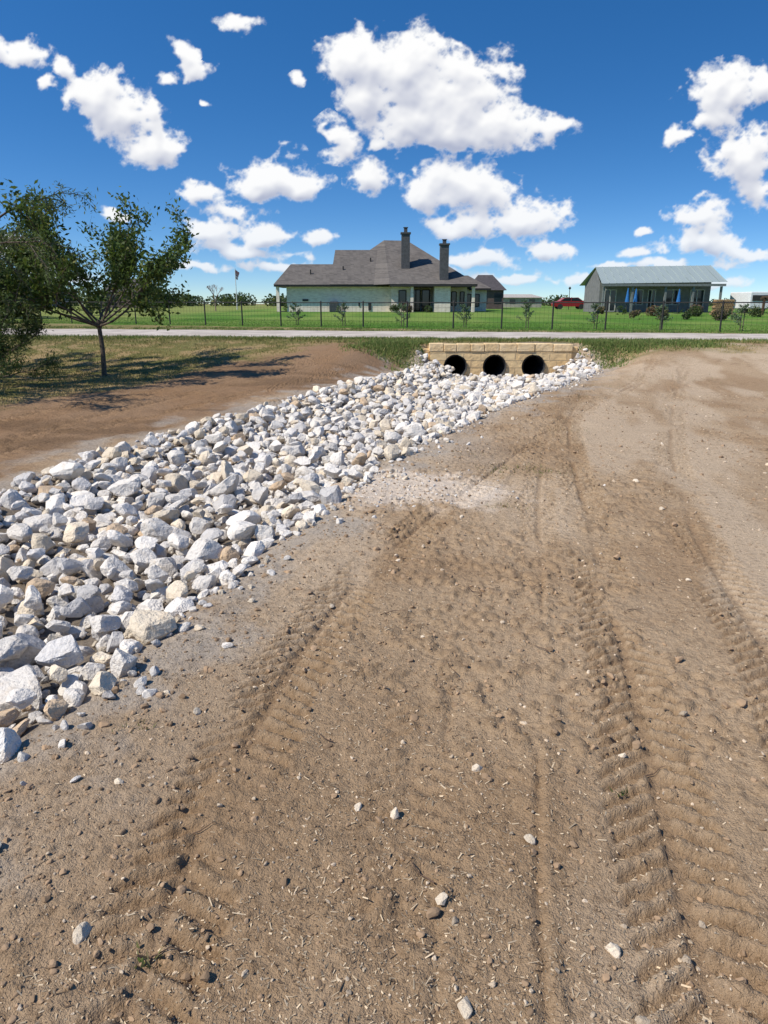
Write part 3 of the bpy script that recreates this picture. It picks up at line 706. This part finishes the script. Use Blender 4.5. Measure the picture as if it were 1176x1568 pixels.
def grow(name, x, y, h, trunk_h, r0, spreadf, nleaf, lsize, lcol, seed, nlimb=7, lean=(0, 0), droop=0.0, aspect=.45, twl=.35, lead=3, uprange=(.25, 1.5)):
    rd = random.Random(seed); z = float(T(x, y)); e = empty(name, (x, y, z)); mbk = MB(); tips = []
    top = Vector((x + lean[0], y + lean[1], z + trunk_h))
    mid = Vector((x + lean[0] * .3 + .03, y + lean[1] * .4, z + trunk_h * .5))
    mbk.tube((x, y, z - .1), mid, r0 * 1.15, r0 * .95, 10); mbk.tube(mid, top, r0 * .95, r0 * .85, 10)
    def branch(p, d, L, r, lvl):
        k = 4
        for i in range(k):
            q = p + d * (L / k); mbk.tube(p, q, r * (1 - i / k * .5), r * (1 - (i + 1) / k * .5), 6 if lvl < 2 else 4, False)
            d = (d + Vector((rd.uniform(-.25, .25), rd.uniform(-.25, .25), rd.uniform(-.1, .2) - droop * lvl))).normalized()
            if lvl < 3 and i >= (1 if lvl == 0 else 0):
                for _ in range(1 if lvl < 2 else 2):
                    dd = (d + Vector((rd.uniform(-1, 1), rd.uniform(-1, 1), rd.uniform(-.5, .7) - droop)) * .95).normalized()
                    branch(q, dd, L * rd.uniform(.35, .6), r * .5, lvl + 1)
            if lvl >= 2 or (lvl == 1 and i > 1): tips.append((p.copy(), q.copy()))
            p = q
    for i in range(nlimb):
        a = 2 * math.pi * i / nlimb + rd.uniform(-.35, .35); up = rd.uniform(*uprange) if i else lead
        d = Vector((math.cos(a) * spreadf, math.sin(a) * spreadf, up)).normalized()
        st_ = top - Vector((0, 0, rd.uniform(0, .2) * trunk_h)); branch(st_, d, (h - trunk_h) * rd.uniform(.6, .85), r0 * .5, 0)
    mbk.obj('trunk_and_branches', bark_m, e)
    C = []
    wts = [rd.random() ** 1.6 for _ in tips]; S = sum(wts)
    for (a, q), w_ in zip(tips, wts):
        for _ in range(int(round(nleaf * w_ / S + rd.random() - .5))):
            t_ = rd.random() * 1.2; pnt = a.lerp(q, t_) + Vector([rd.gauss(0, twl * .2) for _ in range(3)]); C.append(pnt[:])
    leaves('foliage', C, lsize, lcol, e, aspect=aspect, droop=droop * 3)
    return e
grow('young_elm_tree', -6.65, 17, 4.1, 1.25, .055, 1.25, 15000, .06, (.075, .12, .028), 8, nlimb=12, lead=2.6, uprange=(.0, 1.3), twl=.55)
grow('mesquite_tree', -8.9, 13.3, 4.7, 1.0, .09, 1.25, 24000, .052, (.105, .145, .055), 12, nlimb=11, droop=.12, aspect=.24, uprange=(.1, 1.6))
grow('mesquite_tree', -10.2, 17.6, 4.0, 1.0, .09, 1.2, 15000, .055, (.09, .125, .05), 22, nlimb=8, droop=.1, aspect=.25)
grow('mesquite_bush', -8.3, 15.0, 1.9, .3, .04, 1.1, 10000, .042, (.07, .11, .035), 31, nlimb=8, aspect=.25)
grow('mesquite_bush', -7.9, 14.0, 1.5, .2, .035, 1.3, 9000, .04, (.08, .12, .04), 37, nlimb=9, aspect=.25, uprange=(.1, 1.2))
def leaf_mass(name, blobs, n, size, colr, trunk=True):
    e = empty(name, (blobs[0][0], blobs[0][1], blobs[0][2])); C = []; vol = [b[3] * b[4] for b in blobs]; S = sum(vol)
    q = MB()
    for b_, v in zip(blobs, vol):
        k = int(n * v / S); u = rng.normal(size=(k, 3)); u /= np.linalg.norm(u, axis=1)[:, None]
        rr = rng.random(k) ** .45; p = u * rr[:, None] * np.array([b_[3], b_[3], b_[4]])
        nn_ = fbm(p[:, 0] * 1.7 + b_[0], p[:, 2] * 1.7 + p[:, 1], 400, 3); p = p[(nn_ > .4)]
        C.append(p + np.array(b_[:3]))
        if trunk: q.tube((b_[0], b_[1], float(base_z(b_[0], b_[1])) - .1), (b_[0], b_[1], b_[2]), .08, .05, 6)
    if trunk: q.obj('trunks', bark_m, e)
    leaves('foliage', np.concatenate(C), size, colr, e, aspect=.6)
bl = []
for x, y, r, h in ((-27, 52, 2.2, 3.4), (-30, 55, 2.6, 3.8), (-33, 50, 2.6, 3.6), (-24, 60, 1.5, 2.6), (-37, 60, 3, 4)): bl += [(x, y, .7 + h * .55, r, h * .5), (x + r * .5, y, .7 + h * .4, r * .7, h * .35)]
leaf_mass('roadside_trees', bl, 16000, .14, (.075, .11, .035))
bl = []
for i in range(90):
    x = rng.uniform(-190, 170); y = rng.uniform(190, 260); h = rng.uniform(1.6, 4.2) * (1.3 if x < -40 else .8); bl.append((x, y, 1 + h * .4, rng.uniform(2.5, 7), h * .6))
leaf_mass('distant_tree_line', bl, 42000, .42, (.045, .07, .032), False)
leaf_mass('distant_tree', [(-36.5, 120, 2.6, 1.9, 1.9), (-35.5, 120, 1.8, 1.5, 1.2)], 2500, .2, (.03, .05, .02))
leaf_mass('distant_tree', [(27.5, 95, 2.0, 1.0, 1.3), (28.3, 95, 2.2, .9, 1.4)], 1500, .15, (.04, .06, .03))
leaf_mass('distant_tree', [(-56, 118, 2.6, 3, 2.2), (-61, 120, 2.4, 3, 1.9)], 3000, .22, (.035, .055, .022))
for x, y, r, c_ in ((21.2, 58, .6, (.16, .09, .06)), (22.6, 60, .5, (.05, .08, .03)), (24.2, 57, .55, (.06, .09, .03)), (25.5, 60, .6, (.15, .09, .07)), (27, 58, .5, (.06, .09, .04)), (28.4, 56, .6, (.08, .1, .04)),
                    (30.5, 57, .8, (.05, .09, .03)), (32, 56, .6, (.12, .08, .05)), (20, 62, .5, (.05, .09, .03)), (19, 64, .45, (.15, .12, .06)), (34, 57, .7, (.05, .08, .03)), (33, 60, .5, (.14,.1,.06)),
                    (17.2, 50, .45, (.16, .11, .07)), (18.6, 49, .5, (.14, .12, .06)), (20.5, 50, .45, (.05, .08, .03)), (22, 48, .5, (.13, .10, .06)),
                    (1.0, 72.6, .5, (.05, .08, .03)), (2.2, 72, .6, (.12, .07, .06)), (4.3, 71.8, .45, (.05, .08, .03)), (-9.6, 73.5, .5, (.05, .08, .03))):
    z = float(base_z(x, y)); leaf_mass('garden_shrub', [(x, y, z + r * .7, r, r * .8), (x + r * .5, y + .2, z + r * .5, r * .6, r * .55)], 900, .07, c_, False)
def sapling(x, h=1.2):
    y = fenceY(x) + 1.6; z = float(base_z(x, y)); e = empty('staked_sapling', (x, y, z)); q = MB(); q.tube((x, y, z - .1), (x, y, z + h), .02, .008, 6); q.tube((x + .12, y, z - .1), (x + .12, y, z + .9), .02, .02, 6)
    C = []
    for i in range(20):
        a = rnd.uniform(0, 6.28); hh_ = rnd.uniform(.15, .95) * h; l = .36 * (1.15 - hh_ / h) + .08; p = Vector((x, y, z + hh_)); t_ = p + Vector((math.cos(a) * l, math.sin(a) * l, l * .6)); q.tube(p, t_, .007, .003, 4)
        for _ in range(26): C.append((p.lerp(t_, rnd.uniform(.3, 1.2)) + Vector([rnd.gauss(0, .03) for _ in range(3)]))[:])
    q.obj('trunk', bark_m, e); leaves('foliage', C, .05, (.14, .20, .12), e)
for x in (-4.8, -2.2, .9, 4.0, 6.9, 9.9, 12.6, 15.7): sapling(x, rnd.uniform(1.0, 1.35))
e = empty('bare_tree', (-18.8, 82, .9)); q = MB()
def bare(p, d, L, r, l):
    t_ = p + d * L; q.tube(p, t_, r, r * .7, 5)
    if l < 5:
        for _ in range(3): bare(t_, (d + Vector([rnd.uniform(-.6, .6) for _ in range(3)]) + Vector((0, 0, .15))).normalized(), L * .68, r * .6, l + 1)
bare(Vector((-18.8, 82, .8)), Vector((0, 0, 1)), 1.05, .07, 0); q.obj('branches', simple('pinkish_bark', (.32, .21, .18)), e)

# ------------------------------------------------------------------ clouds (a thin curved layer some 3 km away, density and shading per vertex)
CL = [(-.035,.285,.042,.033),(.026,.278,.062,.042),(.092,.249,.075,.05),(.052,.22,.058,.033),(.135,.22,.05,.033),(.197,.216,.036,.024),(-.023,.249,.033,.035),(.002,.2,.017,.008),(.093,.203,.05,.016),
(-.075,.212,.020,.012),(-.053,.197,.023,.021),(-.022,.163,.030,.022),(-.361,.249,.033,.024),(-.330,.224,.046,.032),(-.300,.19,.038,.020),(-.435,.296,.034,.016),(-.392,.284,.020,.013),(-.42,.263,.014,.011),
(-.48,.302,.02,.013),(-.183,.326,.028,.013),(-.253,.298,.018,.012),(-.243,.28,.022,.013),(-.276,.269,.014,.009),(-.117,.269,.010,.010),(-.215,.244,.009,.005),(-.138,.163,.05,.022),(-.164,.147,.034,.015),(-.104,.149,.03,.017),
(.087,.155,.054,.024),(.053,.135,.03,.017),(.134,.135,.054,.025),(.178,.1,.066,.026),(.096,.1,.058,.014),(.223,.065,.034,.01),(.124,.061,.05,.01),(-.246,.137,.03,.011),(-.204,.119,.05,.016),(-.223,.089,.05,.018),
(-.163,.091,.042,.018),(-.098,.089,.025,.011),(-.19,.065,.075,.01),(.43,.249,.050,.030),(.475,.256,.026,.026),(.38,.2,.032,.013),(.417,.216,.028,.01),(.472,.182,.050,.032),(.49,.143,.034,.025),(.41,.11,.038,.020),
(.43,.08,.05,.015),(.49,.063,.042,.015),(.337,.067,.028,.01),(.34,.095,.01,.006),(-.486,.07,.04,.018),(-.26,.043,.05,.008),(-.138,.047,.06,.009),(.275,.03,.045,.008),(.37,.05,.04,.008),(.168,.038,.06,.009),(-.35,.11,.02,.008),
(-.43,.035,.05,.01),(.46,.03,.06,.008),(.05,.045,.05,.007),(.30,.048,.04,.006),(-.62,.25,.08,.04),(.65,.2,.09,.04),(-.65,.1,.1,.03),(.68,.08,.1,.02)]
ps = np.arange(-.78, .78, .0010); qs = np.arange(.006, .40, .0010)
Pg, Qg = np.meshgrid(ps, qs)
wx = (fbm(Pg * 18, Qg * 24, 500, 3) - .5) * .04; wy = (fbm(Pg * 18, Qg * 24, 520, 3) - .5) * .028
Pw, Qw = Pg + wx, Qg + wy
S_ = np.zeros_like(Pg)
for a, q_, ra, rb in CL:
    ra *= 1.2; rb *= 1.3
    dy_ = Qw - q_; dy_ = np.where(dy_ < 0, dy_ * 1.2, dy_)
    l = np.sqrt(((Pw - a) / ra) ** 2 + (dy_ / rb) ** 2)
    S_ += np.clip(1.15 - l, 0, None) ** 2.0 * 1.2
S_ = np.minimum(np.sqrt(S_), 1.3)
bl_ = billow(Pg * 26, Qg * 34, 540, 6) - .52
fi = fbm(Pg * 100, Qg * 120, 560, 5) - .5
D_ = S_ - .37 + bl_ * 1.15 + fi * .6
D_ = np.where(S_ < .02, -1, D_)
alpha = sst(-.06, .46, D_)
def blur(a, n):
    k = np.ones(2 * n + 1) / (2 * n + 1)
    a = np.apply_along_axis(lambda r: np.convolve(r, k, 'same'), 1, a); return np.apply_along_axis(lambda r: np.convolve(r, k, 'same'), 0, a)
Dc = np.clip(D_, 0, 1.3)
B1 = blur(blur(Dc, 5), 5); B2 = blur(Dc, 2)
def shift(a, dq, dp): return np.roll(np.roll(a, -dq, 0), -dp, 1)
rel1 = B1 - shift(B1, 16, -4); rel2 = B2 - shift(B2, 5, -2)
dens = Dc; acc = np.zeros(len(ps)); SH = np.zeros_like(Pg)
for i in range(len(qs) - 1, -1, -1):
    acc = acc * .968 + dens[i] * .045; acc = acc * .88 + .06 * (np.roll(acc, 1) + np.roll(acc, -1)); SH[i] = acc
lit = .99 - .60 * (1 - np.exp(-SH * 1.3)) + .75 * rel1 + .5 * rel2
lit = np.clip(lit, 0, 1); lit = np.maximum(lit, (1 - alpha) * .7)
lit = blur(lit, 1)
c0 = np.array([.44, .48, .62]); c1 = np.array([1.0, 1.0, 1.0])
CC = c0 * (1 - lit[..., None]) + c1 * lit[..., None]
hz_ = (np.exp(-Qg / .05) * .5)[..., None]; CC = CC * (1 - hz_) + np.array([.66, .76, .90]) * hz_
alpha = alpha * (1 - .4 * np.exp(-Qg / .05))
Rr = 2900 / np.sqrt(1 + Pg ** 2 + Qg ** 2)
V = np.stack([Pg * Rr, Rr, Qg * Rr + 1.6], -1).reshape(-1, 3)
ny_, nx_ = Pg.shape; I = np.arange(nx_ * ny_).reshape(ny_, nx_)
F = np.stack([I[:-1, :-1], I[:-1, 1:], I[1:, 1:], I[1:, :-1]], -1)
am = np.maximum(np.maximum(alpha[:-1, :-1], alpha[:-1, 1:]), np.maximum(alpha[1:, 1:], alpha[1:, :-1])); F = F[am > .004]
used = np.unique(F); remap = np.zeros(nx_ * ny_, int); remap[used] = np.arange(len(used))
cm = bpy.data.materials.new('cloud_material'); cm.use_nodes = True; nt = cm.node_tree; nt.nodes.clear()
out = nt.nodes.new('ShaderNodeOutputMaterial'); at = N(nt, 'ShaderNodeAttribute', attribute_name='Col'); aa = N(nt, 'ShaderNodeAttribute', attribute_name='dens')
em = N(nt, 'ShaderNodeEmission'); nt.links.new(at.outputs['Color'], em.inputs[0]); tr = N(nt, 'ShaderNodeBsdfTransparent'); ms = N(nt, 'ShaderNodeMixShader')
nt.links.new(aa.outputs['Fac'], ms.inputs[0]); nt.links.new(tr.outputs[0], ms.inputs[1]); nt.links.new(em.outputs[0], ms.inputs[2]); nt.links.new(ms.outputs[0], out.inputs[0])
try: cm.cycles.emission_sampling = 'NONE'
except Exception as ex: print(ex)
mesh_np('clouds', V[used], remap[F], cm, col=CC.reshape(-1, 3)[used], attrs=dict(dens=alpha.ravel()[used]), smooth=True)

# ------------------------------------------------------------------ sky
w = bpy.data.worlds.new('World'); scene.world = w; w.use_nodes = True
nt = w.node_tree; nt.nodes.clear()
out = nt.nodes.new('ShaderNodeOutputWorld'); bg = nt.nodes.new('ShaderNodeBackground'); nt.links.new(bg.outputs[0], out.inputs[0])
tc = N(nt, 'ShaderNodeTexCoord'); nrm = N(nt, 'ShaderNodeVectorMath', operation='NORMALIZE'); nt.links.new(tc.outputs['Generated'], nrm.inputs[0])
sp = N(nt, 'ShaderNodeSeparateXYZ'); nt.links.new(nrm.outputs[0], sp.inputs[0])
SUN_EL, SUN_AZ = R2D(49), R2D(-114)
sky = N(nt, 'ShaderNodeTexSky', sky_type='NISHITA', sun_disc=False, sun_elevation=SUN_EL, sun_rotation=SUN_AZ % (2 * math.pi), altitude=100, air_density=1.0, dust_density=.2, ozone_density=1.6)
cv = N(nt, 'ShaderNodeCombineXYZ'); nt.links.new(sp.outputs[0], cv.inputs[0]); nt.links.new(sp.outputs[1], cv.inputs[1]); nt.links.new(mth(nt, 'MULTIPLY_ADD', sp.outputs[2], 1.8, .03), cv.inputs[2])
nv = N(nt, 'ShaderNodeVectorMath', operation='NORMALIZE'); nt.links.new(cv.outputs[0], nv.inputs[0]); nt.links.new(nv.outputs[0], sky.inputs[0])
tint = mixc(nt, 1.0, sky.outputs[0], (.90, .985, 1.12), 'MULTIPLY')
hs_ = N(nt, 'ShaderNodeHueSaturation', i_Saturation=1.27, i_Value=1.0); nt.links.new(tint, hs_.inputs['Color'])
nt.links.new(hs_.outputs[0], bg.inputs[0]); bg.inputs[1].default_value = .125

S = Vector((math.sin(SUN_AZ) * math.cos(SUN_EL), math.cos(SUN_AZ) * math.cos(SUN_EL), math.sin(SUN_EL)))
sl = bpy.data.lights.new('sun', 'SUN'); sl.energy = 4.95; sl.angle = R2D(.5); sl.color = (1, .94, .85)
so = bpy.data.objects.new('sun', sl); so.rotation_euler = S.to_track_quat('Z', 'Y').to_euler(); so.location = (-20, -10, 30); scene.collection.objects.link(so)

cam = bpy.data.cameras.new('camera'); cam.sensor_fit = 'VERTICAL'; cam.sensor_height = 24; cam.lens = 16.53; cam.clip_end = 6000; cam.clip_start = .05
co = bpy.data.objects.new('camera', cam); co.location = (0, 0, 1.65); co.rotation_euler = (R2D(90 - 16.45), 0, 0); scene.collection.objects.link(co); scene.camera = co
scene.view_settings.view_transform = 'Standard'; scene.view_settings.look = 'None'; scene.view_settings.exposure = 0
